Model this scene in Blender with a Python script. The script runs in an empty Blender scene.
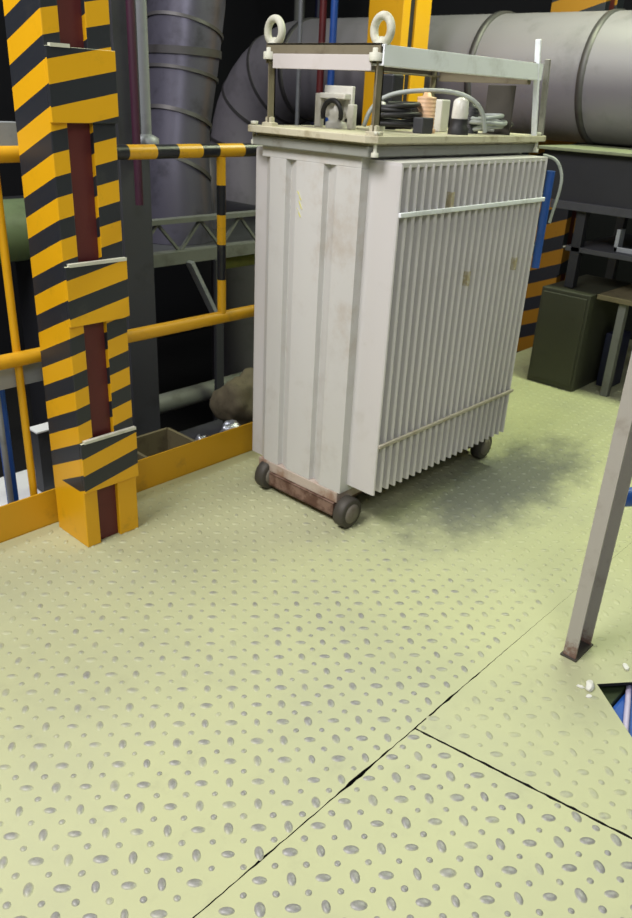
import bpy, bmesh, math, random
from mathutils import Vector, Matrix, noise
from mathutils.geometry import tessellate_polygon
random.seed(7)
scene = bpy.context.scene
C = scene.collection
PI = math.pi

# ------------------------------------------------------------------ camera
cam_data = bpy.data.cameras.new('camera')
cam = bpy.data.objects.new('camera', cam_data)
C.objects.link(cam)
cam_data.sensor_fit = 'VERTICAL'
cam_data.sensor_height = 36.0
cam_data.lens = 778 / 918 * 36.0
cam_data.clip_start = 0.02
cam_data.clip_end = 60
cam_data.dof.use_dof = True
cam_data.dof.focus_distance = 1.7
cam_data.dof.aperture_fstop = 9.0
RX, RY, RZ = (0.6849, -0.2806, 0.6724), (-0.7271, -0.3232, 0.6058), (0.0473, -0.9038, -0.4254)
cam.matrix_world = Matrix(((RX[0], -RX[1], -RX[2], 0.0), (RY[0], -RY[1], -RY[2], 0.0), (RZ[0], -RZ[1], -RZ[2], 1.4), (0, 0, 0, 1)))
scene.camera = cam

# ------------------------------------------------------------------ light
world = bpy.data.worlds.new('world')
scene.world = world
world.use_nodes = True
bg = world.node_tree.nodes['Background']
bg.inputs[0].default_value = (0.80, 0.86, 0.95, 1)
bg.inputs[1].default_value = 0.05

def area(name, loc, target, sx, sy, power, col):
    d = bpy.data.lights.new(name, 'AREA')
    d.shape = 'RECTANGLE'
    d.size, d.size_y = sx, sy
    d.energy = power
    d.color = col
    o = bpy.data.objects.new(name, d)
    C.objects.link(o)
    o.location = loc
    o.rotation_euler = (Vector(target) - Vector(loc)).to_track_quat('-Z', 'Y').to_euler()
    return o

area('lamp_key', (-0.9, 1.75, 4.3), (1.8, 1.1, 0), 1.8, 1.4, 190, (1.0, 0.97, 0.95))
area('lamp_side', (0.2, 4.2, 4.6), (1.9, 1.8, 0.6), 1.8, 1.2, 60, (0.98, 0.98, 1.0))
area('fill_light', (-0.9, -1.4, 3.6), (1.6, 1.6, 0.4), 1.6, 1.2, 64, (0.97, 0.97, 1.0))  # unseen fill added on the camera side to brighten the faces turned there
area('lamp_bay', (3.85, 1.2, 3.3), (3.80, 1.2, 0), 2.4, 0.25, 105, (0.90, 1.0, 0.66))

scene.view_settings.view_transform = 'Standard'
scene.view_settings.look = 'None'
scene.view_settings.gamma = 1
scene.view_settings.use_curve_mapping = False
scene.view_settings.exposure = 0.0

# ------------------------------------------------------------------ materials
def lin(c):
    return tuple((v / 255 / 12.92) if v / 255 <= 0.04045 else ((v / 255 + 0.055) / 1.055) ** 2.4 for v in c) + (1.0,)

class NT:
    def __init__(self, name):
        self.m = bpy.data.materials.new(name)
        self.m.use_nodes = True
        self.t = self.m.node_tree
        self.b = self.t.nodes['Principled BSDF']
    def n(self, typ, **kw):
        x = self.t.nodes.new(typ)
        for k, v in kw.items():
            setattr(x, k, v)
        return x
    def l(self, a, b):
        self.t.links.new(a, b)
    def math(self, op, a, b=None, c=None):
        x = self.n('ShaderNodeMath', operation=op)
        for i, v in enumerate((a, b, c)):
            if v is None: continue
            if isinstance(v, (int, float)): x.inputs[i].default_value = v
            else: self.l(v, x.inputs[i])
        return x.outputs[0]
    def mix(self, f, a, b):
        x = self.n('ShaderNodeMix', data_type='RGBA')
        for s, v in ((x.inputs[0], f), (x.inputs[6], a), (x.inputs[7], b)):
            if isinstance(v, (int, float)): s.default_value = v
            elif isinstance(v, tuple): s.default_value = v
            else: self.l(v, s)
        return x.outputs[2]
    def noise(self, scale, detail=4, rough=0.6, vec=None):
        x = self.n('ShaderNodeTexNoise')
        x.inputs['Scale'].default_value = scale
        x.inputs['Detail'].default_value = detail
        x.inputs['Roughness'].default_value = rough
        if vec is None:
            if not hasattr(self, 'tc'): self.tc = self.n('ShaderNodeTexCoord')
            vec = self.tc.outputs['Object']
        self.l(vec, x.inputs['Vector'])
        return x.outputs[0]
    def ramp(self, v, lo, hi):
        x = self.n('ShaderNodeMapRange', interpolation_type='SMOOTHSTEP')
        self.l(v, x.inputs[0])
        x.inputs[1].default_value, x.inputs[2].default_value = lo, hi
        return x.outputs[0]
    def bump(self, h, strength=0.2, dist=0.002):
        x = self.n('ShaderNodeBump')
        x.inputs['Strength'].default_value = strength
        x.inputs['Distance'].default_value = dist
        self.l(h, x.inputs['Height'])
        self.l(x.outputs[0], self.b.inputs['Normal'])

def paint(name, col, rough=0.5, dirt=None, amt=0.5, scale=6, metal=0.0, thr=(0.5, 0.75), bump=0.08):
    k = NT(name)
    base = lin(col)
    dk = lin(dirt) if dirt else tuple(v * 0.6 for v in base[:3]) + (1,)
    f = k.math('MULTIPLY', k.ramp(k.noise(scale, 6, 0.65), *thr), amt)
    k.l(k.mix(f, base, dk), k.b.inputs['Base Color'])
    k.b.inputs['Roughness'].default_value = rough
    k.b.inputs['Metallic'].default_value = metal
    if bump: k.bump(k.noise(scale * 9, 3), bump)
    return k.m

M = {}
M['yellow'] = paint('yellow_paint', (226, 168, 18), 0.45, (150, 105, 20), 0.5, 9, thr=(0.55, 0.8))
M['yellow_worn'] = paint('worn_yellow_paint', (214, 160, 22), 0.5, (128, 100, 40), 0.5, 9, thr=(0.55, 0.8))
M['black'] = paint('black_paint', (38, 41, 48), 0.45, (62, 64, 68), 0.5, 9)
M['maroon'] = paint('maroon_primer', (92, 34, 34), 0.55, (50, 20, 22), 0.6, 5)
M['cream'] = paint('cream_paint', (206, 206, 190), 0.6, (130, 122, 96), 0.6, 14)
M['grey_white'] = paint('grey_white_enamel', (206, 200, 198), 0.42, (168, 158, 142), 0.5, 5, thr=(0.52, 0.78), bump=0.04)
M['fin_grey'] = paint('fin_enamel', (208, 205, 205), 0.42, (170, 164, 150), 0.45, 5, thr=(0.54, 0.8), bump=0.03)
M['tank_dirty'] = paint('stained_enamel', (190, 176, 164), 0.6, (136, 96, 72), 0.8, 10, thr=(0.42, 0.68))
M['rusty'] = paint('rusty_steel', (134, 108, 94), 0.75, (82, 52, 38), 0.85, 18, thr=(0.42, 0.62))
M['flange_grey'] = paint('grey_flange_paint', (150, 152, 146), 0.5, (104, 98, 82), 0.7, 12)
M['lid_dusty'] = paint('dusty_lid_paint', (198, 192, 168), 0.65, (140, 126, 92), 0.7, 16)
M['olive_dirty'] = paint('weathered_olive_steel', (120, 112, 92), 0.65, (84, 74, 56), 0.7, 14)
M['rail_white'] = paint('pale_rail_paint', (240, 244, 250), 0.4, (160, 160, 156), 0.4, 10)
M['steel'] = paint('plain_grey_steel', (150, 148, 144), 0.45, (100, 92, 84), 0.6, 14, 0.3)
M['dark_iron'] = paint('dark_cast_iron', (78, 74, 68), 0.6, (48, 44, 40), 0.6, 20, 0.3)
M['hub'] = paint('dusty_hub', (116, 110, 100), 0.7, (96, 84, 68), 0.7, 24)
M['porcelain'] = paint('white_porcelain', (226, 224, 216), 0.25, (176, 168, 150), 0.4, 20)
M['peach'] = paint('peach_resin', (216, 178, 140), 0.45, (160, 120, 86), 0.5, 18)
M['rubber'] = paint('black_rubber', (34, 34, 36), 0.55, (60, 58, 56), 0.5, 22)
M['hose_grey'] = paint('grey_hose', (170, 176, 172), 0.5, (110, 110, 104), 0.5, 22)
M['blue'] = paint('blue_paint', (40, 86, 170), 0.45, (24, 48, 92), 0.5, 9)
M['navy'] = paint('navy_plastic', (22, 26, 58), 0.5, (16, 18, 34), 0.5, 9)
M['bench'] = paint('dusty_bench_paint', (124, 130, 104), 0.5, (80, 84, 66), 0.6, 8)
M['brace_dirty'] = paint('dirty_brace_enamel', (172, 164, 152), 0.5, (130, 112, 90), 0.7, 12)
M['red_pipe'] = paint('red_brown_pipe_paint', (104, 34, 36), 0.5, (60, 26, 28), 0.5, 9)
M['purple'] = paint('purple_brown_pipe_paint', (62, 28, 48), 0.5, (42, 22, 34), 0.5, 9)
M['pipe_grey'] = paint('pale_grey_pipe', (152, 156, 160), 0.45, (104, 106, 108), 0.5, 9, 0.2)
M['clad'] = paint('duct_cladding', (128, 124, 132), 0.5, (92, 90, 94), 0.5, 4, 0.1)
M['clad_dark'] = paint('dull_duct_cladding', (112, 110, 126), 0.36, (64, 64, 70), 0.7, 5, 0.6)
M['clad_band'] = paint('duct_band', (88, 86, 88), 0.5, (58, 52, 50), 0.6, 8, 0.5)
M['dark_steel'] = paint('dark_grey_steel', (58, 59, 64), 0.6, (38, 38, 40), 0.6, 6)
M['mid_steel'] = paint('dusty_grey_steel', (108, 110, 106), 0.6, (70, 68, 60), 0.6, 8)
M['yellow_green'] = paint('yellow_green_pipe_paint', (158, 168, 96), 0.55, (104, 108, 66), 0.5, 9)  # the pipe's own yellow-green coat
M['tank_green'] = paint('sage_green_paint', (100, 116, 82), 0.5, (64, 74, 54), 0.5, 6)
M['cabinet'] = paint('olive_grey_cabinet_paint', (58, 60, 48), 0.55, (42, 42, 34), 0.6, 6)
M['panel_dark'] = paint('dark_panel_paint', (36, 37, 42), 0.5, (26, 26, 28), 0.5, 5)
M['white'] = paint('white_sheet_paint', (228, 230, 232), 0.6, (180, 180, 178), 0.4, 8)
M['wood'] = paint('old_wood', (104, 96, 70), 0.75, (64, 56, 40), 0.7, 12)
M['sack'] = paint('dusty_sacking', (92, 84, 66), 0.85, (56, 50, 38), 0.7, 14, bump=0.4)
M['foil'] = paint('crumpled_foil', (196, 200, 212), 0.3, (120, 122, 130), 0.5, 30, 0.8, bump=0.5)
M['concrete'] = paint('dark_concrete', (42, 42, 40), 0.85, (28, 28, 26), 0.7, 3)
M['wall'] = paint('soot_grey_wall', (34, 35, 38), 0.85, (22, 22, 24), 0.7, 2)
M['seam'] = paint('grimy_underside', (22, 21, 19), 0.9, (14, 13, 12), 0.7, 20)
M['chalk'] = paint('yellow_chalk', (214, 210, 120), 0.9, (204, 203, 197), 0.9, 60, thr=(0.45, 0.6), bump=0)
M['rust_mark'] = paint('brown_rust_mark', (172, 160, 130), 0.8, (196, 192, 182), 0.8, 50, thr=(0.45, 0.65), bump=0)
M['lilac'] = paint('pale_lilac_plastic', (196, 188, 214), 0.4, (150, 146, 166), 0.4, 12)
M['plaster'] = paint('white_plaster', (226, 226, 218), 0.9, (190, 188, 176), 0.5, 30)
M['green_dark'] = paint('dark_green_paint', (62, 74, 48), 0.6, (40, 46, 32), 0.5, 8)

def stripe_mat(name, axis_phase):
    k = NT(name)
    g = k.n('ShaderNodeNewGeometry')
    k.tc = k.n('ShaderNodeTexCoord')
    pos = k.n('ShaderNodeSeparateXYZ'); k.l(k.tc.outputs['Object'], pos.inputs[0])
    nrm = k.n('ShaderNodeSeparateXYZ'); k.l(g.outputs['True Normal'], nrm.inputs[0])
    wob = k.math('MULTIPLY', k.math('SUBTRACT', k.noise(5, 1), 0.5), 0.016)
    p = axis_phase(k, pos.outputs, nrm.outputs)
    p = k.math('ADD', p, wob)
    fr = k.math('FRACT', p)
    y = k.math('LESS_THAN', fr, 0.52)
    return k, g, pos, nrm, y

def column_mat(name, bottom, period=0.112, yel=(228, 170, 16)):
    # hand-painted bands: steeper on the flank than on the front, plain yellow below the lowest plate
    def ph(k, p, n):
        a = k.math('MULTIPLY', p[1], k.math('SUBTRACT', 0.5, k.math('MULTIPLY', p[2], 0.08)))
        b = k.math('MULTIPLY', p[0], -0.2)
        s = k.math('GREATER_THAN', k.math('ABSOLUTE', n[0]), 0.5)
        off = k.math('ADD', k.math('MULTIPLY', a, s), k.math('MULTIPLY', b, k.math('SUBTRACT', 1.0, s)))
        return k.math('ADD', k.math('MULTIPLY', k.math('ADD', k.math('ADD', p[2], off), -1.416), 1 / period), 20.26)
    k, g, pos, nrm, y = stripe_mat(name, ph)
    y = k.math('MAXIMUM', y, k.math('LESS_THAN', pos.outputs[2], bottom))
    wear = k.ramp(k.noise(11, 6, 0.7), 0.55, 0.78)
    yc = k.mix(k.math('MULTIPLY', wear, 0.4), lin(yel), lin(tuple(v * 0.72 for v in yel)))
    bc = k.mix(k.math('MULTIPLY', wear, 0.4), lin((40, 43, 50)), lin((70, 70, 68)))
    col = k.mix(y, bc, yc)
    top = k.math('GREATER_THAN', nrm.outputs[2], 0.5)
    col = k.mix(top, col, lin((204, 206, 176)))
    k.l(col, k.b.inputs['Base Color'])
    k.b.inputs['Roughness'].default_value = 0.42
    k.bump(k.noise(70, 3), 0.06)
    return k.m
M['column'] = column_mat('hazard_stripe_column_paint', 0.203)

def rail_stripe(name, axis, start, bounds):
    # bands along a tube: alternating colours at the given positions
    k = NT(name)
    k.tc = k.n('ShaderNodeTexCoord')
    pos = k.n('ShaderNodeSeparateXYZ'); k.l(k.tc.outputs['Object'], pos.inputs[0])
    x = pos.outputs[axis]
    tot = None
    for b in bounds:
        s = k.math('GREATER_THAN', x, b)
        tot = s if tot is None else k.math('ADD', tot, s)
    y = k.math('MODULO', k.math('ADD', tot, start), 2)
    wear = k.ramp(k.noise(24, 5, 0.7), 0.52, 0.72)
    yc = k.mix(k.math('MULTIPLY', wear, 0.5), lin((222, 168, 30)), lin((150, 112, 40)))
    bc = k.mix(k.math('MULTIPLY', wear, 0.5), lin((32, 34, 40)), lin((84, 84, 78)))
    k.l(k.mix(y, bc, yc), k.b.inputs['Base Color'])
    k.b.inputs['Roughness'].default_value = 0.35
    return k.m

# tank paint: enamel with brownish smears of its own shape
def tank_mat():
    k = NT('tank_enamel')
    base = k.mix(k.math('MULTIPLY', k.ramp(k.noise(5, 6, 0.65), 0.5, 0.75), 0.45), lin((203, 202, 200)), lin((172, 165, 156)))
    s = k.math('MULTIPLY', k.ramp(k.noise(3.3, 7, 0.7), 0.54, 0.72), 0.36)
    col = k.mix(s, base, lin((164, 142, 116)))
    k.l(col, k.b.inputs['Base Color'])
    k.b.inputs['Roughness'].default_value = 0.42
    k.bump(k.noise(40, 3), 0.04)
    return k.m
M['tank'] = tank_mat()

# floor: yellow-green deck paint, worn to grey metal on the raised treads
def floor_mat(name, worn):
    k = NT(name)
    n1 = k.ramp(k.noise(1.6, 5, 0.6), 0.35, 0.7)
    base = k.mix(n1, lin((186, 188, 147)), lin((176, 178, 143)))
    d = k.math('MULTIPLY', k.ramp(k.noise(9, 7, 0.72), 0.52, 0.78), 0.40)
    col = k.mix(d, base, lin((158, 158, 128)))
    g = k.math('MULTIPLY', k.ramp(k.noise(0.9, 3, 0.5), 0.45, 0.7), 0.25)
    col = k.mix(g, col, lin((176, 178, 156)))
    # greasy soot beside the transformer, plus its cast shadow painted into the deck colour
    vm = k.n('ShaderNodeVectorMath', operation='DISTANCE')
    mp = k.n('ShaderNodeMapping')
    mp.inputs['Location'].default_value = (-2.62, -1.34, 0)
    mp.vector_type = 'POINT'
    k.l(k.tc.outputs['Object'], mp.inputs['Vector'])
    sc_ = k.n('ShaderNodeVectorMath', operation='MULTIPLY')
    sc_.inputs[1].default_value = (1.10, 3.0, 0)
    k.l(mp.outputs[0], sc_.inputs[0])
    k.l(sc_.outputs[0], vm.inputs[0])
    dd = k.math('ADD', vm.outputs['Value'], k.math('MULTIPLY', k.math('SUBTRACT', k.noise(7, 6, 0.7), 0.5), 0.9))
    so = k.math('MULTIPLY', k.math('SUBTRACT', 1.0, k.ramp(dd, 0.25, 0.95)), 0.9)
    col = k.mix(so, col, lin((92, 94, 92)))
    k.l(col, k.b.inputs['Base Color'])
    k.b.inputs['Roughness'].default_value = 0.5
    if worn is not None:
        pos = k.n('ShaderNodeSeparateXYZ'); k.l(k.tc.outputs['Object'], pos.inputs[0])
        hz = k.math('MULTIPLY', pos.outputs[2], 1 / 0.0034)
        # feet have worn the treads most in the middle of the walkway
        vd = k.n('ShaderNodeVectorMath', operation='DISTANCE')
        k.l(k.tc.outputs['Object'], vd.inputs[0]); vd.inputs[1].default_value = (0.85, 0.45, 0)
        walk = k.math('SUBTRACT', 1.0, k.ramp(vd.outputs['Value'], 0.35, 1.9))
        big = k.math('MULTIPLY', k.math('SUBTRACT', k.noise(1.3, 3), 0.5), 0.9)
        small = k.math('MULTIPLY', k.math('SUBTRACT', k.noise(26, 4, 0.7), 0.5), 1.2)
        wl = k.math('ADD', k.math('ADD', k.math('MULTIPLY', walk, 0.75), big), k.math('ADD', small, worn))
        f = k.math('MULTIPLY', k.ramp(k.math('ADD', k.math('MULTIPLY', hz, 0.6), wl), 0.45, 1.35), 0.60)
        mc = k.mix(k.ramp(k.noise(140, 3), 0.3, 0.7), lin((86, 82, 118)), lin((124, 118, 152)))
        k.l(k.mix(f, col, mc), k.b.inputs['Base Color'])
        k.l(k.math('MULTIPLY', f, 0.3), k.b.inputs['Metallic'])
        k.l(k.math('SUBTRACT', 0.5, k.math('MULTIPLY', f, 0.1)), k.b.inputs['Roughness'])
    else:
        k.bump(k.noise(60, 3), 0.05)
    return k.m
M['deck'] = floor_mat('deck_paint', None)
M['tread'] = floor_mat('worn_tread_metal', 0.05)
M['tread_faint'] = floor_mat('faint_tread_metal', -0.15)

# ------------------------------------------------------------------ mesh helpers
class MB:
    def __init__(self):
        self.v, self.f, self.mi, self.sm = [], [], [], []
    def add(self, vs, fs, mi=0, smooth=False):
        o = len(self.v)
        self.v += [tuple(p) for p in vs]
        for f in fs:
            self.f.append(tuple(i + o for i in f)); self.mi.append(mi); self.sm.append(smooth)
        return self
    def box(self, x0, x1, y0, y1, z0, z1, mi=0):
        vs = [(x, y, z) for z in (z0, z1) for y in (y0, y1) for x in (x0, x1)]
        return self.add(vs, [(0, 2, 3, 1), (4, 5, 7, 6), (0, 1, 5, 4), (2, 6, 7, 3), (0, 4, 6, 2), (1, 3, 7, 5)], mi)
    def bar(self, a, b, w, h, up=(0, 0, 1), mi=0):
        a, b = Vector(a), Vector(b)
        d = (b - a).normalized()
        s = d.cross(Vector(up)).normalized()
        u = s.cross(d).normalized()
        vs = [p + s * (i * w / 2) + u * (j * h / 2) for p in (a, b) for i, j in ((-1, -1), (1, -1), (1, 1), (-1, 1))]
        return self.add(vs, [(3, 2, 1, 0), (4, 5, 6, 7), (0, 1, 5, 4), (1, 2, 6, 5), (2, 3, 7, 6), (3, 0, 4, 7)], mi)
    def tube(self, pts, r, n=16, mi=0, closed=False, caps=True):
        pts = [Vector(p) for p in pts]
        rs = r if isinstance(r, (list, tuple)) else [r] * len(pts)
        N = len(pts)
        rings, prev = [], None
        for i, p in enumerate(pts):
            if closed: d = pts[(i + 1) % N] - pts[i - 1]
            elif i == 0: d = pts[1] - p
            elif i == N - 1: d = p - pts[-2]
            else: d = (pts[i + 1] - p).normalized() + (p - pts[i - 1]).normalized()
            d.normalize()
            if prev is None:
                ref = Vector((0, 0, 1)) if abs(d.z) < 0.9 else Vector((1, 0, 0))
                s = d.cross(ref).normalized()
            else:
                s = (prev - d * prev.dot(d)).normalized()
            prev = s
            u = d.cross(s)
            rings.append([p + s * (rs[i] * math.cos(2 * PI * k / n)) + u * (rs[i] * math.sin(2 * PI * k / n)) for k in range(n)])
        vs = [q for g in rings for q in g]
        fs = []
        for i in range(N if closed else N - 1):
            j = (i + 1) % N
            for k in range(n):
                k2 = (k + 1) % n
                fs.append((i * n + k, i * n + k2, j * n + k2, j * n + k))
        self.add(vs, fs, mi, True)
        if caps and not closed:
            self.add(rings[0], [tuple(reversed(range(n)))], mi)
            self.add(rings[-1], [tuple(range(n))], mi)
        return self
    def lathe(self, c, prof, axis='Z', n=28, mi=0, smooth=True):
        # prof: list of (radius, height) turned about an axis through c
        c = Vector(c)
        vs = []
        for r, h in prof:
            for k in range(n):
                a = 2 * PI * k / n
                x, y = r * math.cos(a), r * math.sin(a)
                vs.append(c + (Vector((x, y, h)) if axis == 'Z' else Vector((y, h, x)) if axis == 'Y' else Vector((h, x, y))))
        fs = [(i * n + k, i * n + (k + 1) % n, (i + 1) * n + (k + 1) % n, (i + 1) * n + k) for i in range(len(prof) - 1) for k in range(n)]
        self.add(vs, fs, mi, smooth)
        m = len(prof) - 1
        if prof[0][0] > 1e-4: self.add(vs[:n], [tuple(reversed(range(n)))], mi)
        if prof[m][0] > 1e-4: self.add(vs[m * n:], [tuple(range(n))], mi)
        return self
    def prism(self, poly, z0, z1, mi=0):
        n = len(poly)
        vs = [(x, y, z0) for x, y in poly] + [(x, y, z1) for x, y in poly]
        self.add(vs, [tuple(reversed(range(n))), tuple(range(n, 2 * n))] + [(i, (i + 1) % n, n + (i + 1) % n, n + i) for i in range(n)], mi)
        return self
    def build(self, name, mats, parent=None, bevel=0.0, loc=None, seg=2):
        me = bpy.data.meshes.new(name)
        vs = self.v
        if loc is not None:
            L = Vector(loc); vs = [Vector(p) - L for p in vs]
        me.from_pydata([tuple(p) for p in vs], [], self.f)
        for m in (mats if isinstance(mats, (list, tuple)) else [mats]):
            me.materials.append(M[m] if isinstance(m, str) else m)
        me.polygons.foreach_set('material_index', self.mi)
        me.polygons.foreach_set('use_smooth', self.sm)
        bm = bmesh.new(); bm.from_mesh(me)
        bmesh.ops.recalc_face_normals(bm, faces=bm.faces[:]) if len(bm.faces) < 20000 else None
        bm.to_mesh(me); bm.free()
        o = bpy.data.objects.new(name, me)
        C.objects.link(o)
        if loc is not None: o.location = loc
        if parent is not None: o.parent = parent
        if bevel:
            b = o.modifiers.new('bevel', 'BEVEL'); b.width = bevel; b.segments = seg; b.limit_method = 'ANGLE'; b.angle_limit = 0.7
        return o

def tag(o, label=None, cat=None, group=None, kind=None):
    for k, v in (('label', label), ('category', cat), ('group', group), ('kind', kind)):
        if v: o[k] = v
    return o
def empty(name, loc, label, cat, group=None, rz=0.0):
    o = bpy.data.objects.new(name, None)
    o.empty_display_size = 0.1
    C.objects.link(o)
    o.location = loc
    o.rotation_euler.z = rz
    return tag(o, label, cat, group)
def copy_tree(o, parent=None):
    c = o.copy(); C.objects.link(c)
    if parent is not None: c.parent = parent
    for ch in list(o.children): copy_tree(ch, c)
    return c
def rel(loc):
    # shift so that a part built in place-coordinates sits under an empty at loc
    L = Vector(loc)
    return L
def arc(c, r, a0, a1, n, plane='XZ'):
    out = []
    for i in range(n + 1):
        a = a0 + (a1 - a0) * i / n
        u, v = r * math.cos(a), r * math.sin(a)
        c_ = Vector(c)
        out.append(c_ + (Vector((u, 0, v)) if plane == 'XZ' else Vector((0, u, v)) if plane == 'YZ' else Vector((u, v, 0))))
    return out
def part(mb, name, mats, parent, bevel=0.0, **kw):
    # geometry given in world metres; parent is an unrotated empty
    L = parent.matrix_local.translation if parent.parent is None else Vector((0, 0, 0))
    p = parent
    off = Vector((0, 0, 0))
    while p is not None:
        off += Vector(p.location); p = p.parent
    mb.v = [tuple(Vector(q) - off) for q in mb.v]
    o = mb.build(name, mats, parent, bevel)
    return o

# ================================================================== SETTING
def jag(a, b, n, amp, seed):
    r = random.Random(seed)
    a, b = Vector(a), Vector(b)
    d = (b - a); nrm = Vector((-d.y, d.x)).normalized()
    return [tuple(a + d * (i / n) + nrm * (0 if i in (0, n) else r.uniform(-amp, amp))) for i in range(n + 1)]

XA, XB, YA, YB = -1.3, 5.2, -2.6, 2.235
T = (1.267, 0.768)
def seam(a, b, n, seed, w, spots):
    # two matching jagged edges of one joint; spots widen it where the edge is chipped
    r = random.Random(seed)
    a, b = Vector(a), Vector(b)
    d = b - a; nrm = Vector((-d.y, d.x)).normalized()
    up, lo = [], []
    for i in range(n + 1):
        t = i / n
        c = a + d * t + nrm * (0 if i in (0, n) else r.uniform(-0.0008, 0.0008))
        g = w(t) * r.uniform(0.7, 1.25)
        for (t0, half, amp) in spots: g += amp * max(0.0, 1 - abs(t - t0) / half) * r.uniform(0.6, 1.2)
        up.append(tuple(c + nrm * g * 0.5)); lo.append(tuple(c - nrm * g * 0.5))
    return up, lo
s2 = Vector((1.346 - 1.267, 0.253 - 0.768)).normalized()
seam_left_up, B_top = seam((XA, 0.768), (1.2645, 0.768), 150, 1, lambda t: 0.0026, ((0.915, 0.03, 0.0085), (0.955, 0.012, 0.003), (0.80, 0.02, 0.003)))
seam_right_up, C_top = seam((1.2675, 0.768), (2.05, 0.769), 60, 2, lambda t: 0.0030 - 0.0024 * t, ((0.10, 0.05, 0.003), (0.19, 0.05, 0.006), (0.34, 0.04, 0.003)))
C_left, B_right = seam((1.2665, 0.7655), (1.2665 + s2.x * 3.4, 0.7655 + s2.y * 3.4), 260, 5, lambda t: 0.0048, tuple((0.008 + 0.0155 * k, 0.006, 0.0040) for k in range(64)))
B_top[-1] = B_right[0]; C_top[0] = C_left[0]
seam_left_up[-1] = (1.2645, 0.7695)
plateA = seam_left_up + seam_right_up[1:] + [(XB, 0.7690), (XB, YB), (XA, YB)]
plateB = [B_right[-1]] + list(reversed(B_right[:-1])) + list(reversed(B_top[:-1])) + [(XA, YA)]
plateC = [C_left[0]] + C_top[1:] + [(XB, 0.7686), (XB, YA)] + list(reversed(C_left[1:]))
P0 = Vector((1.753, 0.522)); e1 = Vector((0.78, -0.63)).normalized(); e2 = Vector((-0.635, -0.772)).normalized()
hole = [tuple(P0), tuple(P0 + e1 * 0.34), tuple(P0 + e1 * 0.34 + e2 * 0.30), tuple(P0 + e2 * 0.30)]

def inside(p, poly):
    x, y = p; c = False
    for i in range(len(poly)):
        (x1, y1), (x2, y2) = poly[i], poly[i - 1]
        if (y1 > y) != (y2 > y) and x < (x2 - x1) * (y - y1) / (y2 - y1) + x1: c = not c
    return c
def edge_dist(p, poly):
    p = Vector(p); best = 9
    for i in range(len(poly)):
        a, b = Vector(poly[i - 1]), Vector(poly[i]); d = b - a
        if d.length < 1e-9: continue
        t = max(0, min(1, (p - a).dot(d) / d.length_squared))
        best = min(best, (p - a - d * t).length)
    return best

def plate(name, poly, hole_, tread, height):
    mb = MB()
    loops = [[Vector((x, y, 0)) for x, y in poly]] + ([[Vector((x, y, 0)) for x, y in hole_]] if hole_ else [])
    flat = [v for l in loops for v in l]
    tris = tessellate_polygon(loops)
    mb.add(flat, [tuple(t) for t in tris], 0)
    mb.add([(v.x, v.y, -0.010) for v in flat], [tuple(reversed(t)) for t in tris], 0)
    for l in loops:
        n = len(l)
        mb.add([tuple(v) for v in l] + [(v.x, v.y, -0.010) for v in l], [(i, (i + 1) % n, n + (i + 1) % n, n + i) for i in range(n)], 2)
    P = 0.0872
    ox, oy = 0.531 - 0.45 * P * 0, 0.906
    r = random.Random(11)
    ctr = Vector((0.9, 0.9))
    for i in range(-24, 60):
        for j in range(-44, 20):
            for kind in range(4):
                u_, v_ = (i + (0.5 if kind in (1, 2) else 0)) * P, (j + (0.5 if kind in (1, 3) else 0)) * P
                x = ox + u_ * 0.9985 - v_ * 0.07
                y = oy + u_ * 0.03 + v_ * 0.998
                if not (XA + .03 < x < XB - .03 and YA + .03 < y < YB - .03): continue
                if x < -0.3 or y < -1.4: continue
                if not inside((x, y), poly): continue
                if hole_ and (inside((x, y), hole_) or edge_dist((x, y), hole_) < 0.02): continue
                if abs(y - 0.768) < 0.012 and x < 2.1: continue
                far = x > 3.0
                L, W, ang = ((0.0165, 0.0098, -PI / 4), (0.0158, 0.0096, 0.95), (0.0078, 0.0078, 0), (0.0078, 0.0078, 0))[kind]
                if edge_dist((x, y), [C_left[0], C_left[-1]]) < L + 0.003: continue
                s = r.uniform(0.88, 1.1); L *= s; W *= s * r.uniform(0.9, 1.1); h = height * r.uniform(0.75, 1.1) * (0.85 if kind > 1 else 1)
                n = 8 if far else 12
                ca, sa = math.cos(ang), math.sin(ang)
                vs = []
                for (q, z) in ((1.0, -0.0002), (0.8, 0.55 * h), (0.45, 0.9 * h)):
                    for t in range(n):
                        a = 2 * PI * t / n
                        u, v = L * q * math.cos(a), W * q * math.sin(a)
                        vs.append((x + u * ca - v * sa, y + u * sa + v * ca, z))
                vs.append((x, y, h))
                fs = [(g * n + t, g * n + (t + 1) % n, (g + 1) * n + (t + 1) % n, (g + 1) * n + t) for g in range(2) for t in range(n)]
                fs += [(2 * n + t, 2 * n + (t + 1) % n, 3 * n) for t in range(n)]
                mb.add(vs, fs, 1, True)
    me_o = mb.build(name, ['deck', tread, 'seam'])
    return tag(me_o, None, None, None, 'structure')

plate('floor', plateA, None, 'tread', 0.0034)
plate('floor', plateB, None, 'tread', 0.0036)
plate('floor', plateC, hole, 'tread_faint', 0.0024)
# grimy joists right below the plate joints
mb = MB()
mb.box(XA, XB, 0.70, 0.84, -0.14, -0.040)
j0, j1 = Vector((1.267, 0.699)), Vector((1.267 + s2.x * 3.2, 0.768 + s2.y * 3.2))
mb.bar((j0.x + 0.01, j0.y, -0.09), (j1.x, j1.y, -0.09), 0.10, 0.100)
tag(mb.build('floor_joist', 'seam'), kind='structure')
tag(MB().box(-6, 9, -5, 9, -1.50, -1.40).build('ground', 'concrete'), kind='structure')
tag(MB().box(7.6, 7.7, -5, 9, -1.4, 4.0).build('wall_east', 'wall'), kind='structure')
tag(MB().box(-6, 7.6, 7.6, 7.7, -1.4, 4.0).build('wall_north', 'wall'), kind='structure')

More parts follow.
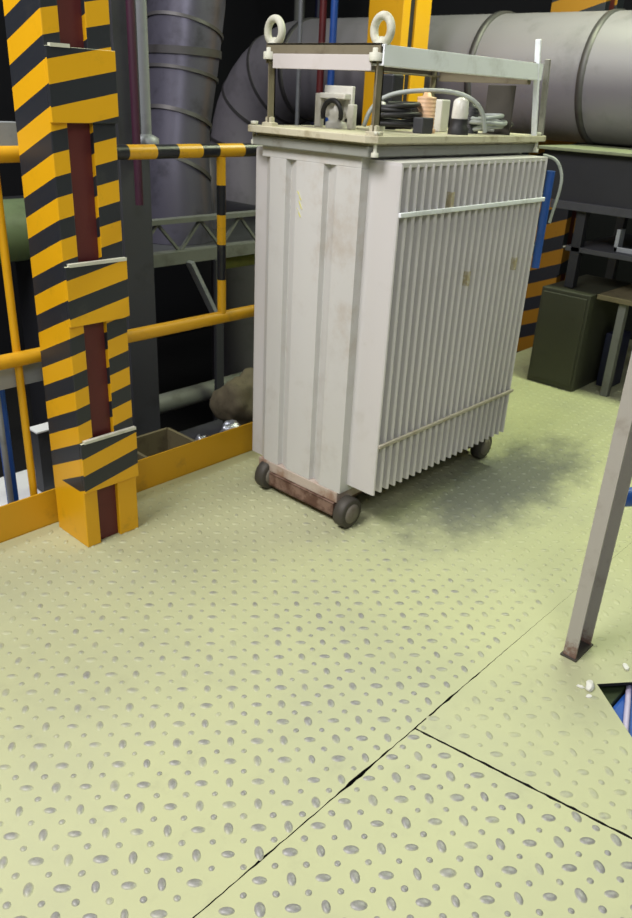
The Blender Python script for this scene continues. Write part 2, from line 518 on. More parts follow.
# ================================================================== STRIPED COLUMNS
def column(loc, label, mat, inner, height=2.45, W=0.200, D=0.186, slot=(0.050, 0.126)):
    root = empty('steel_column', loc, label, 'column')
    fl = MB().box(0, slot[0], 0, D, 0, height)
    fl.build('flange', mat, root, 0.003)
    MB().box(slot[1], W, 0, D, 0, height).build('flange', mat, root, 0.003)
    tag(MB().box(slot[0], slot[1], 0.016, 0.026, 0.002, height).build('web', inner, root), 'maroon primer coated recessed web' if inner == 'maroon' else None)
    for z0, z1 in ((0.205, 0.378), (0.750, 0.924), (1.297, 1.476), (1.86, 2.03)):
        bp = MB().box(0.0, W + 0.004, -0.011, 0.0, z0, z1).build('batten_plate', mat, root, 0.002)
        if mat != 'yellow': tag(MB().box(0.012, 0.012 + (0.055 if z0 > 1 else 0.19), -0.0135, 0.0, z1 - 0.002, z1 + 0.007).build('weld_lip', 'cream', bp), 'pale unpainted lip along the plate top')
    return root
column((1.135, 2.016, 0), 'black and yellow striped steel column standing at the corner of the railing', M['column'], 'maroon')
column((4.85, 2.33, -0.9), 'dim black and yellow striped column behind the transformer and cabinet', column_mat('faded_hazard_stripe_paint', -9, 0.185, (158, 112, 30)), 'maroon', 4.0, 0.24, 0.34, (0.06, 0.15))  # yellow darkened, not faded, to paint in the shade this column stands in
column((3.70, 2.885, -1.4), 'plain yellow steel column rising behind the lifting frame', 'yellow', 'black', 4.4, 0.245, 0.235, (0.062, 0.115))

# ================================================================== GUARD RAILINGS
YR = 2.262
def railing(x0, x1, label, striped):
    r = empty('guard_railing', (x0, YR, 0), label, 'railing')
    if striped:
        top = rail_stripe('striped_rail_paint', 0, 0, [v - x0 for v in (1.53, 1.638, 1.727, 1.829, 1.905, 2.022, 2.11, 2.21, 2.31, 2.41, 2.51, 2.61)])
        pst = rail_stripe('striped_post_paint', 2, 1, [0.745, 0.875, 0.981, 1.084])
    else:
        top = pst = M['yellow_worn']
    part(MB().tube([(x0, YR, 1.200), (x1, YR, 1.200)], 0.0228, 20), 'top_rail', top, r)
    part(MB().tube([(x0, YR, 0.600), (x1, YR, 0.600)], 0.023, 20), 'mid_rail', 'yellow_worn', r)
    part(MB().box(x0, x1, YR - 0.024, YR - 0.018, -0.01, 0.128), 'toe_board', 'yellow_worn', r, 0.001)
    return r, pst
r1, pst = railing(1.338, 3.55, 'railing with black and yellow banded top bar beside the transformer', True)
part(MB().tube([(1.925, YR, 0.604), (1.925, YR, 1.18)], 0.0165, 16), 'post', pst, r1)
part(MB().tube([(3.30, YR, 0.0), (3.30, YR, 1.18)], 0.0165, 16), 'post', pst, r1)
r2, pst = railing(-0.9, 1.20, 'plain yellow railing at the outer edge of the photo, beyond the striped column', False)
part(MB().tube([(1.098, YR + 0.020, -0.05), (1.098, YR + 0.020, 1.18)], 0.0125, 16), 'post', 'yellow', r2)
part(MB().tube([(0.05, YR + 0.020, -0.05), (0.05, YR + 0.020, 1.18)], 0.0125, 16), 'post', 'yellow', r2)

# ================================================================== TRANSFORMER
TX0, TX1, TY0, TY1 = 1.87, 2.79, 1.565, 1.99
tr = empty('power_transformer', (2.33, 1.78, 0), 'grey finned electrical transformer standing on small iron wheels', 'transformer')
# tank with sawtooth end panels
d = 0.022
saw = [(0.0, TY1), (d, TY1), (d, 1.988), (0, 1.952), (0, 1.880), (d, 1.876), (0, 1.832), (0, 1.716), (d, 1.712), (0, 1.662), (0, TY0)]
poly = [(TX0 + a, b) for a, b in saw[1:]]
poly += [(TX1 - a, b) for a, b in reversed(saw[1:])]
t = MB().prism(poly, 0.122, 1.205)
t.box(TX0, TX1, TY0, TY1, 1.205, 1.240)
# little bevelled caps over each recess of the end panels
part(t, 'tank', 'tank', tr, 0.0015)
part(MB().box(TX0 - 0.002, TX1 + 0.002, TY0 + 0.01, TY1 - 0.01, 0.082, 0.122), 'tank_skirt', 'tank_dirty', tr, 0.003)['label'] = 'brown stained strip around the foot of the tank'
# fins
NF = 23
def fin_mesh(y_in, y_out):
    m = MB()
    w = 0.0065
    sg = 1 if y_out > y_in else -1
    prof = [(-w, y_in), (-w, y_out - sg * w), (-w * 0.6, y_out - sg * w * 0.25), (0, y_out), (w * 0.6, y_out - sg * w * 0.25), (w, y_out - sg * w), (w, y_in)]
    m.prism([(2.33 + a, b) for a, b in prof], 0.150 if sg < 0 else 0.110, 1.222)
    return m
x_first, x_last = 1.912, 2.766
for (yi, yo) in ((TY0 + 0.001, 1.443), (TY1 - 0.001, 2.062)):
    proto = part(fin_mesh(yi, yo), 'cooling_fin', 'fin_grey', tr)
    for i in range(NF):
        f = proto if i == 0 else proto.copy()
        if i: C.objects.link(f); f.parent = tr
        f.location.x = x_first + (x_last - x_first) * i / (NF - 1) - 2.33
    s = -1 if yo < yi else 1
    yb = yo + s * 0.004
    for z, w in ((1.085, 0.014), (0.335, 0.012)):
        part(MB().bar((x_first + (0.05 if s > 0 else -0.004), yb, z), (x_last + 0.012, yb, z), 0.010, w), 'fin_brace', 'rail_white' if z > 1 else 'brace_dirty', tr, 0.002)
    part(MB().box(x_first - 0.004, x_last + 0.008, min(yi, yo + (-s) * 0.004), max(yi, yo - s * 0.004), 1.216, 1.230), 'fin_header', 'fin_grey', tr, 0.001)
# rust marks on the fins, chalk mark on the end panel
for (x, z, w, h) in ((2.175, 1.112, 0.020, 0.050), (2.655, 0.862, 0.018, 0.045), (2.335, 0.845, 0.014, 0.05)):
    i = round((x - x_first) / (x_last - x_first) * (NF - 1)); xf = x_first + (x_last - x_first) * i / (NF - 1)
    part(MB().box(xf - 0.0072, xf + 0.0072, 1.4424, 1.475, z - h / 2, z + h / 2), 'paint_chip', 'rust_mark', tr)['label'] = 'brownish chipped spot on a fin edge'
cm = MB()
for k, (y, z) in enumerate(((1.812, 1.100), (1.806, 1.072), (1.812, 1.048))):
    cm.bar((TX0 - 0.0008, y + 0.010, z + 0.014), (TX0 - 0.0008, y - 0.006, z - 0.012), 0.0016, 0.006, (1, 0, 0.01))
part(cm, 'chalk_mark', 'chalk', tr)['label'] = 'faint yellow chalk mark'
# flange, lid, clamps
part(MB().box(1.852, 2.825, 1.530, 2.018, 1.238, 1.268), 'tank_flange', 'flange_grey', tr, 0.003)
lid = MB().prism([(1.832, 1.528), (1.858, 1.500), (2.835, 1.500), (2.862, 1.530), (2.862, 2.014), (2.840, 2.036), (1.850, 2.036), (1.832, 2.020)], 1.277, 1.297)
lid.box(1.862, 2.828, 1.535, 2.010, 1.268, 1.277)
part(lid, 'lid', 'lid_dusty', tr, 0.002)
for x, y in ((1.866, 1.516), (2.80, 1.516), (1.866, 2.026), (2.80, 2.026)):
    part(MB().lathe((x, y, 1.240), [(0.011, 0), (0.011, 0.012), (0.006, 0.013), (0.006, 0.030), (0.006, 0.058), (0.012, 0.059), (0.012, 0.068), (0.004, 0.069)], n=14), 'lid_bolt', 'cream', tr)
# undercarriage
for y in (1.64, 1.86):
    part(MB().box(1.90, 2.76, y - 0.025, y + 0.025, 0.040, 0.083), 'skid_rail', 'rusty', tr, 0.003)
for x in (1.862, 2.742):
    cb = MB().box(x, x + 0.008, 1.585, 1.915, 0.030, 0.078).box(x, x + 0.055, 1.585, 1.915, 0.074, 0.080).box(x, x + 0.055, 1.585, 1.915, 0.028, 0.034)
    part(cb, 'cross_channel', 'rusty', tr, 0.001)
    for y, s in ((1.537, -1), (1.943, 1)):
        cx = x + 0.024
        w = MB().lathe((cx, y, 0.0575), [(0.018, -0.023), (0.048, -0.023), (0.0565, -0.018), (0.0565, 0.018), (0.048, 0.023), (0.018, 0.023)], 'Y', 32)
        wo = part(w, 'wheel', 'dark_iron', tr)
        part(MB().lathe((cx, y, 0.0575), [(0.010, -0.031), (0.022, -0.029), (0.036, -0.0245), (0.036, 0.0245), (0.022, 0.029), (0.010, 0.031)], 'Y', 24), 'hub', 'hub', wo)
        part(MB().tube([(cx, y - s * 0.02, 0.0575), (cx, y - s * 0.08, 0.0575)], 0.010, 12), 'axle', 'rusty', tr)
# lifting frame on the lid
ZL = 1.297
for (x, y, h) in ((1.872, 1.523, 1.53), (1.872, 1.955, 1.53), (2.735, 1.955, 1.53)):
    part(MB().box(x - 0.014, x + 0.014, y - 0.002, y + 0.003, ZL, h).box(x + 0.009, x + 0.014, y - 0.002, y + 0.026, ZL, h), 'frame_post', 'olive_dirty', tr)
    part(MB().lathe((x, y + 0.005, ZL), [(0.026, 0), (0.026, 0.010), (0.015, 0.012), (0.015, 0.026), (0.006, 0.028)], n=6, smooth=False), 'post_nut', 'lid_dusty', tr)
part(MB().bar((2.695, 1.512, 1.60), (2.770, 1.515, ZL), 0.020, 0.008, (1, 0, 0)), 'frame_post', 'rail_white', tr, 0.001)
part(MB().bar((2.790, 1.517, 1.545), (2.828, 1.520, ZL), 0.020, 0.010, (1, 0, 0)), 'frame_post', 'steel', tr, 0.001)
for y, s in ((1.508, 1), (1.970, -1)):
    m = MB().box(1.862, 2.745, y - 0.003, y + 0.003, 1.476, 1.528)
    m.box(1.862, 2.745, min(y, y + s * 0.045), max(y, y + s * 0.045), 1.476, 1.481).box(1.862, 2.745, min(y, y + s * 0.045), max(y, y + s * 0.045), 1.523, 1.528)
    part(m, 'side_beam', 'rail_white' if s > 0 else 'olive_dirty', tr, 0.001)
for x, s in ((1.856, 1), (2.730, -1)):
    m = MB().box(x, x + 0.006, 1.515, 1.962, 1.497, 1.531).box(min(x, x + s * 0.045), max(x, x + s * 0.045), 1.515, 1.962, 1.525, 1.531)
    part(m, 'cross_beam', 'olive_dirty', tr, 0.001)
    part(MB().box(x - s * 0.006, x - s * 0.001, 1.540, 1.930, 1.462, 1.502), 'cross_plate', 'grey_white' if s > 0 else 'olive_dirty', tr, 0.001)
for (x, y, az) in ((1.880, 1.955, -0.15), (1.880, 1.532, -0.22)):
    n = Vector((math.cos(az), math.sin(az), 0)); s = Vector((-n.y, n.x, 0))
    c = Vector((x, y, 1.564))
    pts = [c + s * (0.037 * math.cos(a)) + Vector((0, 0, 0.034 * math.sin(a))) for a in [2 * PI * i / 28 for i in range(28)]]
    m = MB().tube(pts, 0.0115, 12, closed=True)
    m.lathe((x, y, 1.528), [(0.020, 0), (0.020, 0.006), (0.010, 0.012), (0.008, 0.02)], n=16)
    part(m, 'lifting_eye', 'cream', tr)
    part(MB().lathe((x - 0.02, y, 1.487), [(0.019, 0), (0.019, 0.020), (0.010, 0.022), (0.010, 0.032), (0.005, 0.033)], n=14), 'lifting_eye_nut', 'cream', tr)
# terminal gear on the lid
m = MB().box(2.09, 2.11, 1.945, 1.972, ZL, 1.400).box(2.09, 2.11, 1.800, 1.826, ZL, 1.372)
m.box(2.115, 2.13, 1.83, 1.955, ZL + 0.03, 1.425).box(2.085, 2.118, 1.835, 1.950, 1.385, 1.402)
part(m, 'terminal_bracket', 'porcelain', tr, 0.003)
m = MB().tube(arc((2.085, 1.888, 1.340), 0.040, -0.4, PI + 0.4, 18, 'YZ'), 0.008, 10)
part(m, 'cable_hoop', 'rubber', tr)
part(MB().lathe((2.095, 1.875, ZL), [(0.036, 0), (0.036, 0.018), (0.026, 0.022), (0.030, 0.034), (0.024, 0.040), (0.027, 0.052), (0.012, 0.060), (0.008, 0.075)], n=20), 'bushing', 'porcelain', tr)
part(MB().lathe((2.16, 1.745, ZL), [(0.020, 0), (0.020, 0.050), (0.016, 0.054), (0.016, 0.085), (0.008, 0.088)], n=18), 'bushing', 'porcelain', tr)
part(MB().box(2.28, 2.34, 1.795, 1.865, 1.35, 1.47), 'relay_box', 'panel_dark', tr, 0.006)
part(MB().lathe((2.31, 1.83, ZL), [(0.03, 0), (0.03, 0.03), (0.022, 0.035), (0.022, 0.062)], n=18), 'relay_foot', 'dark_steel', tr)
def bushing(x, y, h, r, mat):
    prof = [(r * 1.25, 0), (r * 1.25, 0.012)]
    z = 0.012
    while z < h - 0.02:
        prof += [(r, z), (r * 1.06, z + 0.006), (r, z + 0.012)]; z += 0.012
    prof += [(r * 0.5, h - 0.012), (r * 0.35, h), (r * 0.1, h)]
    part(MB().lathe((x, y, ZL), prof, n=20), 'bushing', mat, tr)
bushing(2.30, 1.665, 0.122, 0.030, 'peach')
part(MB().lathe((2.36, 1.570, ZL), [(0.034, 0), (0.034, 0.02), (0.028, 0.026), (0.028, 0.048)], n=20), 'bushing_base', 'rubber', tr)
part(MB().lathe((2.36, 1.570, ZL), [(0.026, 0.048), (0.027, 0.055), (0.025, 0.100), (0.020, 0.106), (0.008, 0.112)], n=20), 'bushing_cap', 'porcelain', tr)
part(MB().box(2.62, 2.626, 1.530, 1.640, ZL, 1.455), 'end_plate', 'dark_iron', tr, 0.002)
part(MB().box(2.20, 2.26, 1.600, 1.640, ZL, 1.345), 'junction_box', 'dark_steel', tr, 0.004)
part(MB().box(2.44, 2.49, 1.700, 1.760, ZL, 1.40), 'junction_box', 'porcelain', tr, 0.004)
bushing(2.52, 1.63, 0.10, 0.024, 'rubber')

# cable coils lying on the lid
def coil(name, c, R, r, turns, mat, label, seed, tilt=0.0, hz=0.010, wob=0.008, grp=None):
    rn = random.Random(seed)
    N = int(turns * 22)
    pts = []
    ph = [rn.uniform(0, 6) for _ in range(4)]
    for i in range(N + 1):
        a = 2 * PI * turns * i / N
        rr = R + wob * math.sin(a * 0.37 + ph[0]) + wob * 0.6 * math.sin(a * 1.9 + ph[1])
        x, y, z = rr * math.cos(a), rr * 0.85 * math.sin(a), r + hz * turns * i / N + abs(wob * math.sin(a * 0.7 + ph[2]))
        pts.append((x, y + z * math.sin(tilt), z * math.cos(tilt) + max(0, y * math.sin(tilt)) + (abs(math.sin(tilt)) * R * 0.85 if tilt else 0) * 0 ))
    o = MB().tube(pts, r, 8).build(name, mat)
    o.location = c
    return tag(o, label, 'cable', grp)
coil('cable_coil', (2.215, 1.715, ZL), 0.075, 0.008, 5.2, 'rubber', 'larger tangled black cable coil on the transformer lid beside the peach bushing', 3, hz=0.014)
coil('cable_coil', (2.545, 1.575, ZL), 0.055, 0.007, 3.2, 'hose_grey', 'pale grey hose coil at the far end of the transformer lid', 5, hz=0.016)
pts = [(2.19, 1.835, ZL + 0.01), (2.21, 1.83, 1.36), (2.24, 1.79, 1.405), (2.30, 1.70, 1.425), (2.39, 1.60, 1.425), (2.45, 1.545, 1.385), (2.462, 1.53, ZL + 0.008)]
def smooth(pts, k=3):
    p = [Vector(q) for q in pts]
    for _ in range(k):
        q = [p[0]]
        for a, b in zip(p, p[1:]): q += [a * 0.75 + b * 0.25, a * 0.25 + b * 0.75]
        q.append(p[-1]); p = q
    return p
tag(MB().tube(smooth(pts), 0.0075, 10).build('hose', 'hose_grey'), 'pale hose arching over the bushings on the transformer lid', 'hose')
coil('cable_coil', (2.705, 1.625, ZL), 0.046, 0.007, 2.6, 'rubber', 'smaller black cable coil beyond the pale hose coil on the lid', 9, hz=0.012)

# conduit and loop behind the far corner of the transformer
part(MB().tube([(2.955, 1.520, 0.80), (2.955, 1.520, 1.17)], 0.016, 14), 'conduit', 'blue', tr)
for z in (0.86, 1.06):
    part(MB().box(2.780, 2.942, 1.575, 1.600, z, z + 0.025).box(2.930, 2.972, 1.534, 1.600, z, z + 0.025), 'conduit_bracket', 'flange_grey', tr, 0.001)
tag(MB().tube(smooth([(2.93, 1.55, 1.225), (2.95, 1.50, 1.215), (2.965, 1.475, 1.16), (2.965, 1.475, 1.10), (2.958, 1.485, 1.03), (2.956, 1.491, 0.98)]), 0.006, 10).build('cable', 'hose_grey'), 'thin pale cable bowing beside the upright blue conduit of the transformer', 'cable')

# ================================================================== POST AT THE RIGHT
def post_mat():
    k = NT('rust_footed_post_paint')
    base = k.mix(k.math('MULTIPLY', k.ramp(k.noise(12, 6, 0.7), 0.5, 0.75), 0.5), lin((172, 167, 160)), lin((132, 120, 108)))
    pos = k.n('ShaderNodeSeparateXYZ'); k.l(k.tc.outputs['Object'], pos.inputs[0])
    h = k.math('ADD', pos.outputs[2], k.math('MULTIPLY', k.math('SUBTRACT', k.noise(38, 5, 0.75), 0.5), 0.16))
    f = k.math('MULTIPLY', k.math('SUBTRACT', 1.0, k.ramp(h, 0.01, 0.065)), 0.85)
    k.l(k.mix(f, base, lin((112, 74, 60))), k.b.inputs['Base Color'])
    k.b.inputs['Roughness'].default_value = 0.5
    return k.m
po = empty('support_post', (1.80, 0.61, 0), 'grey steel post with rusty foot standing on the deck beside the hole', 'post')
m = MB().prism([(1.797, 0.608), (1.803, 0.608), (1.803, 0.640), (1.890, 0.640), (1.890, 0.608), (1.896, 0.608), (1.896, 0.646), (1.797, 0.646)], 0.004, 1.42)
part(m, 'shaft', post_mat(), po, 0.001)
part(MB().box(1.792, 1.901, 0.603, 0.651, 0.0, 0.006), 'foot_plate', 'dark_iron', po, 0.001)
tag(MB().tube(smooth([(1.925, 0.640, 0.46), (2.44, 0.24, 0.46), (2.50, 0.20, 0.44), (2.52, 0.18, 0.38), (2.52, 0.18, 0.002)]), 0.026, 16).build('pipe', 'blue'), 'blue pipe seen behind the grey post', 'pipe')
# what lies under the cut-out
tag(MB().box(1.35, 2.30, -0.15, 0.47, -0.26, -0.042).build('cable_duct', 'blue', None, 0.01), 'blue duct seen through the hole in the deck', 'duct')
tag(MB().tube(smooth([(1.60, 0.375, -0.034), (1.709, 0.415, -0.034), (1.84, 0.463, -0.034), (1.95, 0.51, -0.034)]), 0.0078, 12).build('hose', 'lilac'), 'pale lilac hose seen through the hole in the deck', 'hose')
tag(MB().box(1.60, 2.4, 0.475, 0.62, -0.30, -0.042).build('beam', 'green_dark', None, 0.004), 'dark green beam under the edge of the hole', 'beam')
# debris
def crumb(c, s, seed, label):
    r = random.Random(seed)
    bm = bmesh.new()
    bmesh.ops.create_icosphere(bm, subdivisions=2, radius=1)
    for v in bm.verts:
        k = 1 + 0.35 * noise.noise(v.co * 1.7 + Vector((seed, 0, 0)))
        v.co = Vector((v.co.x * s[0] * k, v.co.y * s[1] * k, max(-0.6, v.co.z) * s[2] * k))
    me = bpy.data.meshes.new('plaster_crumb'); bm.to_mesh(me); bm.free()
    me.materials.append(M['plaster'])
    o = bpy.data.objects.new('plaster_crumb', me); C.objects.link(o)
    o.location = (c[0], c[1], s[2] * 0.55); o.rotation_euler.z = r.uniform(0, 3)
    tag(o, label, 'debris', 'white crumbs by the hole')
crumb((1.725, 0.530), (0.024, 0.011, 0.010), 1, 'largest white crumb lying at the corner of the hole')
crumb((1.708, 0.548), (0.010, 0.006, 0.004), 5, 'flat white crumb next to the largest crumb')
crumb((1.690, 0.515), (0.009, 0.007, 0.004), 2, 'small white crumb nearest the camera, in front of the hole corner')
crumb((1.875, 0.495), (0.017, 0.008, 0.006), 3, 'lone white crumb between the post foot and the hole')

# ================================================================== BACKGROUND, RIGHT
# work table with steel edge and dark apron
t = empty('steel_bench', (3.9, 1.5, 0), 'dark steel bench with pale front edge behind the transformer', 'bench')
part(MB().box(3.90, 4.75, 0.6, 2.10, 1.196, 1.212), 'bench_top', 'bench', t, 0.003)
part(MB().box(3.94, 3.96, 0.6, 2.08, 0.960, 1.196), 'apron', 'panel_dark', t)
part(MB().box(3.92, 3.97, 0.6, 1.99, 0.920, 0.960), 'rail', 'dark_steel', t, 0.002)
part(MB().box(3.95, 4.00, 1.80, 1.85, 0.53, 0.920), 'leg', 'panel_dark', t, 0.002)
part(MB().box(3.95, 4.70, 0.6, 1.88, 0.715, 0.740), 'shelf', 'dark_steel', t, 0.002)
part(MB().box(4.70, 4.75, 1.90, 1.95, 0.0, 1.196), 'leg', 'dark_steel', t, 0.002)
part(MB().box(3.95, 4.00, 0.62, 0.67, 0.0, 1.196), 'leg', 'dark_steel', t, 0.002)
part(MB().box(4.70, 4.75, 0.62, 0.67, 0.0, 1.196), 'leg', 'dark_steel', t, 0.002)
tag(MB().box(4.00, 4.06, 1.625, 1.645, 0.741, 0.85).box(4.00, 4.012, 1.54, 1.645, 0.741, 0.765).build('bracket', 'pipe_grey', None, 0.002), 'small pale bracket standing on the bench shelf', 'bracket')
c = empty('cabinet', (3.9, 1.78, 0), 'low olive grey cabinet on the deck under the bench', 'cabinet')
part(MB().box(3.88, 4.40, 1.66, 1.935, 0.0, 0.525), 'body', 'cabinet', c, 0.004)
part(MB().box(3.872, 3.88, 1.675, 1.92, 0.03, 0.505), 'door', 'cabinet', c, 0.003)
tb = empty('low_table', (4.1, 1.2, 0), 'low olive topped table next to the cabinet', 'table')
part(MB().box(3.93, 4.45, 0.9, 1.650, 0.505, 0.530), 'table_top', 'wood', tb, 0.003)
for x in (3.96, 4.40):
    for y in (0.93, 1.50):
        part(MB().box(x, x + 0.04, y, y + 0.04, 0, 0.505), 'leg', 'mid_steel', tb, 0.002)
tag(MB().box(4.10, 4.25, 1.55, 1.63, 0.0, 0.30).build('crate', 'navy', None, 0.006), 'dark blue box on the deck beside the cabinet', 'box')

# ================================================================== BACKGROUND, DUCTS
# big clad duct: runs along the far side, then bends down
du = empty('ventilation_duct', (4.5, 1.5, 1.54), 'large horizontal clad duct bending down behind the transformer', 'duct')
R = 0.325
path = [(4.5, y, 1.54) for y in (-1.5, 4.30)]
el = [Vector((4.5, 4.30 + 0.62 * math.sin(a), 1.54 - 0.62 * (1 - math.cos(a)))) for a in [PI / 2 * i / 10 for i in range(1, 11)]]
part(MB().tube(path, R, 40), 'straight_run', 'clad', du)
part(MB().tube([(4.5, 4.29, 1.54)] + el + [(4.5, 4.92, -1.4)], R, 40), 'elbow', 'clad', du)
for y, rr in ((0.7, 0.012), (2.07, 0.008), (2.75, 0.014), (4.28, 0.008)):
    part(MB().lathe((4.5, y, 1.54), [(R - 0.005, -0.02), (R + rr, -0.018), (R + rr, 0.018), (R - 0.005, 0.02)], 'Y', 40), 'joint_band', 'clad_band', du)
for k in (3, 6, 9):
    a = PI / 2 * k / 10
    cc = Vector((4.5, 4.30 + 0.62 * math.sin(a), 1.54 - 0.62 * (1 - math.cos(a))))
    nn = Vector((0, math.cos(a), -math.sin(a)))
    part(MB().tube([cc - nn * 0.012, cc + nn * 0.012], R + 0.006, 40), 'joint_band', 'clad_band', du)
# tapering clad riser nearer the railing
ri = empty('insulated_riser', (2.72, 3.6, 0.62), 'grey metal-clad upright duct with dark bands beyond the railing', 'duct')
cs = [((2.86, 3.6, 2.6), 0.21), ((2.842, 3.6, 1.79), 0.195), ((2.80, 3.6, 1.50), 0.188), ((2.765, 3.6, 1.22), 0.170), ((2.74, 3.6, 1.05), 0.185), ((2.74, 3.6, 0.75), 0.20), ((2.74, 3.6, 0.626), 0.20)]
part(MB().tube([q for q, _ in cs], [r_ for _, r_ in cs], 36), 'cladding', 'clad_dark', ri)
for z, w, rr, tilt in ((1.66, 0.008, 0.196, 0.3), (1.555, 0.018, 0.199, 0.03), (1.45, 0.008, 0.192, 0.2), (1.24, 0.010, 0.178, 0.35), (0.99, 0.010, 0.192, -0.5)):
    cxx = 2.74 + (z - 1.05) * 0.136 if z > 1.05 else 2.74
    n = Vector((abs(tilt), abs(tilt) * 0.3, 1)).normalized()
    cc = Vector((cxx, 3.6, z))
    part(MB().tube([cc - n * w, cc + n * w], rr * (1.0 + abs(tilt) * 0.08), 36), 'band', 'clad_band', ri)
# second, lower riser glimpsed behind the banded railing post
tag(MB().tube(smooth([(3.12, 3.85, 0.626), (3.12, 3.85, 0.92), (3.16, 4.0, 1.10), (3.3, 4.3, 1.14)]), 0.12, 28).build('bent_duct', 'clad_dark'), 'small bent duct seen behind the banded railing post', 'duct')

# dark steel column, pipes
hc = empty('steel_column', (2.0, 2.95, -1.4), 'dark grey steel column beyond the railing, next to the striped column', 'column')
part(MB().box(1.93, 2.075, 2.90, 2.912, -1.39, 2.6).box(1.93, 2.075, 3.028, 3.04, -1.39, 2.6).box(1.995, 2.009, 2.91, 3.03, -1.39, 2.6), 'shaft', 'dark_steel', hc)
part(MB().box(1.88, 2.13, 2.85, 3.09, -1.4, -1.38), 'base_plate', 'dark_steel', hc)
tag(MB().tube([(1.945, 2.80, 0.95), (1.945, 2.80, 2.6)], 0.016, 14).build('pipe', 'purple'), 'thin purple-brown upright pipe beside the dark column', 'pipe')
tag(MB().tube([(2.03, 2.85, 1.215), (2.03, 2.85, 2.6)], 0.021, 16).lathe((2.03, 2.85, 1.18), [(0.05, 0), (0.05, 0.02), (0.022, 0.035)], n=16).build('pipe', 'pipe_grey'), 'pale grey upright pipe ending above the banded rail', 'pipe')
tag(MB().tube([(3.95, 3.69, -1.4), (3.95, 3.69, 2.7)], 0.022, 14).build('pipe', 'red_pipe'), 'thin red-brown upright pipe behind the lifting frame', 'pipe')
tag(MB().tube([(3.95, 3.60, -1.4), (3.95, 3.60, 2.7)], 0.022, 14).build('pipe', 'blue'), 'thin blue upright pipe beside the red-brown pipe', 'pipe')
tag(MB().tube([(3.95, 3.88, -1.4), (3.95, 3.88, 2.7)], 0.014, 12).build('pipe', 'pipe_grey'), 'thinnest grey upright pipe, beside the red-brown pipe', 'pipe')

tag(MB().tube([(5.99, 5.9, -1.4), (5.99, 5.9, 2.8)], 0.05, 14).build('pipe', 'mid_steel'), 'dim stout upright pipe in the gap between the riser and the duct bend', 'pipe')
tag(MB().tube([(6.25, 5.9, -1.4), (6.25, 5.9, 2.8)], 0.035, 14).build('pipe', 'navy'), 'dark blue upright pipe far behind the duct bend', 'pipe')
# lattice girder and the added shade walkway
lw = empty('lattice_girder', (2.6, 3.15, 0.6), 'dusty steel lattice girder running behind the railing', 'girder')
part(MB().box(2.1, 3.66, 3.12, 3.17, 0.800, 0.822), 'top_chord', 'mid_steel', lw)
part(MB().box(2.1, 3.66, 3.10, 3.17, 0.610, 0.668), 'bottom_chord', 'mid_steel', lw)
for i in range(5):
    x = 2.15 + i * 0.26
    part(MB().bar((x, 3.145, 0.662), (x + 0.13, 3.145, 0.803), 0.012, 0.018, (0, 1, 0)), 'diagonal', 'mid_steel', lw)
    part(MB().bar((x + 0.13, 3.150, 0.803), (x + 0.26, 3.150, 0.662), 0.012, 0.018, (0, 1, 0)), 'diagonal', 'mid_steel', lw)
part(MB().bar((2.42, 3.085, 0.62), (2.585, 3.085, 0.32), 0.02, 0.05, (0, 1, 0)), 'brace', 'pipe_grey', lw)['label'] = 'pale diagonal brace'
part(MB().box(2.58, 2.63, 3.075, 3.095, -1.39, 0.61), 'brace_post', 'dark_steel', lw)
tag(MB().tube([(2.73, 3.22, 0.555), (4.3, 3.22, 0.555)], 0.034, 18).build('pipe', 'yellow_green'), 'yellow-green horizontal pipe under the lattice girder', 'pipe')
tag(MB().tube([(2.10, 3.20, -0.135), (4.6, 3.20, -0.135)], 0.052, 20).build('pipe', 'mid_steel'), 'thick dusty horizontal pipe just above the toe board', 'pipe')

tag(MB().box(2.1, 4.1, 3.172, 5.6, 0.600, 0.624).build('shade_walkway', 'dark_steel'), 'dark steel deck added behind the lattice girder to shade the space below', 'shade_walkway')  # slab added to darken the space below the girder; the riser stands on it
# low platform beyond the toe board with odds and ends
ZP = -0.22
tag(MB().box(1.5, 3.6, 2.42, 3.0, ZP - 0.04, ZP).build('ledge', 'dark_steel'), 'dark ledge below the deck edge behind the railing', 'ledge')
bx = empty('wooden_box', (1.9, 2.62, ZP), 'open wooden box standing behind the toe board', 'box')
for a, b in (((1.74, 2.52), (2.00, 2.52)), ((1.74, 2.74), (2.00, 2.74)), ((1.74, 2.52), (1.74, 2.74)), ((2.00, 2.52), (2.00, 2.74))):
    part(MB().bar((a[0], a[1], ZP + 0.095), (b[0], b[1], ZP + 0.095), 0.015, 0.17), 'side_board', 'wood', bx)
part(MB().box(1.745, 1.995, 2.525, 2.735, ZP + 0.001, ZP + 0.012), 'bottom_board', 'wood', bx)
def lump(name, c, s, seed, mat, label, cat, group=None, amp=0.3):
    bm = bmesh.new()
    bmesh.ops.create_icosphere(bm, subdivisions=4, radius=1)
    for v in bm.verts:
        k = 1 + amp * noise.noise(v.co * 1.6 + Vector((seed * 3.1, 0, 0))) + amp * 0.4 * noise.noise(v.co * 4.5 + Vector((0, seed, 0)))
        v.co = Vector((v.co.x * s[0] * k, v.co.y * s[1] * k, max(v.co.z, -0.75) * s[2] * k))
    for f in bm.faces: f.smooth = True
    me = bpy.data.meshes.new(name); bm.to_mesh(me); bm.free(); me.materials.append(M[mat])
    o = bpy.data.objects.new(name, me); C.objects.link(o)
    o.location = (c[0], c[1], c[2] - min(v.co.z for v in me.vertices) + 0.0005)
    return tag(o, label, cat, group)
lump('foil_bundle', (2.085, 2.60, ZP), (0.040, 0.05, 0.085), 2, 'foil', 'smaller shiny foil bundle behind the toe board', 'bundle', 'foil bundles')
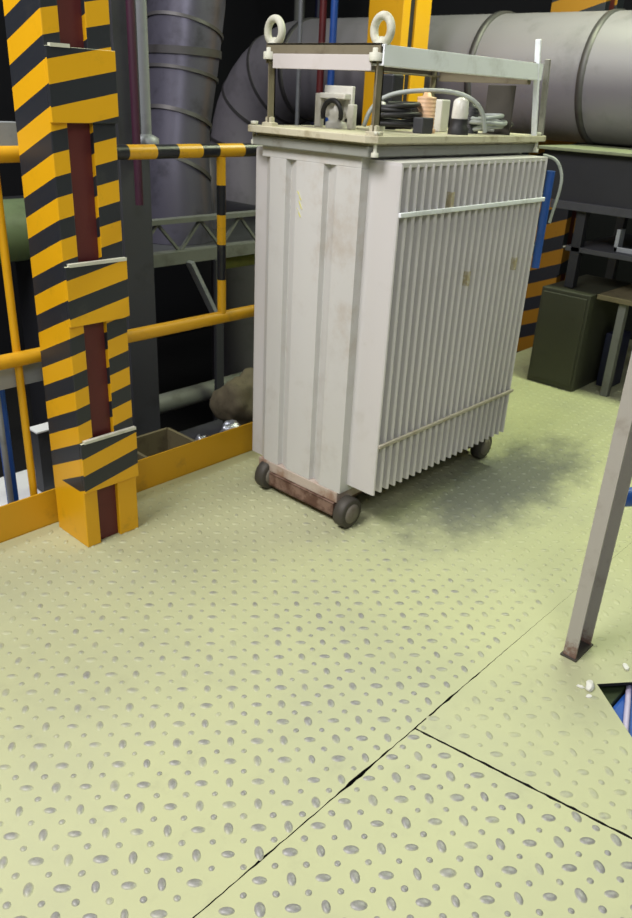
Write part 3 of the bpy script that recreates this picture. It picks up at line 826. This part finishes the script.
lump('foil_bundle', (2.27, 2.60, ZP), (0.075, 0.06, 0.095), 4, 'foil', 'wider shiny foil bundle behind the toe board, nearer the transformer', 'bundle', 'foil bundles')
lump('sack', (2.50, 2.75, ZP), (0.17, 0.13, 0.17), 7, 'sack', 'dusty brown sack heaped behind the railing next to the transformer', 'sack')

# ================================================================== BACKGROUND, FAR LEFT
tag(MB().box(-1.0, 1.50, 2.62, 2.95, -0.17, -0.14).build('panel', 'white'), 'long white board lying low behind the plain yellow railing', 'panel')
tag(MB().box(1.33, 1.47, 2.68, 2.75, 0.135, 0.143).build('plate', 'white', None, 0.002), 'small white plate just beside the striped column', 'plate')
tag(MB().box(1.34, 1.40, 2.69, 2.75, -1.4, -0.175).box(1.34,1.40,2.69,2.75,-0.135,0.134).build('stanchion', 'dark_steel'), 'dark stanchion carrying the small white plate', 'post')
tag(MB().box(-1.0, 1.36, 2.300, 2.320, 0.497, 0.562).build('cable_tray', 'pipe_grey'), 'grey steel channel running along behind the plain mid rail', 'tray')
tag(MB().box(-1.0, 1.225, 2.33, 2.40, 1.216, 1.280).build('beam', 'pipe_grey'), 'grey steel beam above the plain top rail', 'beam')
tag(MB().tube([(1.112, 2.48, -1.39), (1.112, 2.48, 1.10)], 0.020, 16).build('pipe', 'blue'), 'blue upright pipe behind the plain yellow railing', 'pipe')
tag(MB().tube([(1.078, 2.42, -1.39), (1.078, 2.42, 0.53)], 0.010, 12).build('pipe', 'pipe_grey'), 'slim grey upright pipe beside the blue pipe', 'pipe')
tk = empty('drum', (1.45, 3.2, 0.82), 'sage green drum lying on a stand behind the plain yellow railing', 'drum')
part(MB().lathe((1.10, 3.2, 0.82), [(0.06, -0.02), (0.12, 0.0), (0.125, 0.02), (0.125, 0.68), (0.12, 0.70), (0.06, 0.72)], 'X', 32), 'shell', 'tank_green', tk)
for x in (1.22, 1.62):
    part(MB().box(x, x + 0.06, 3.12, 3.28, -1.4, 0.715), 'stand_leg', 'panel_dark', tk)
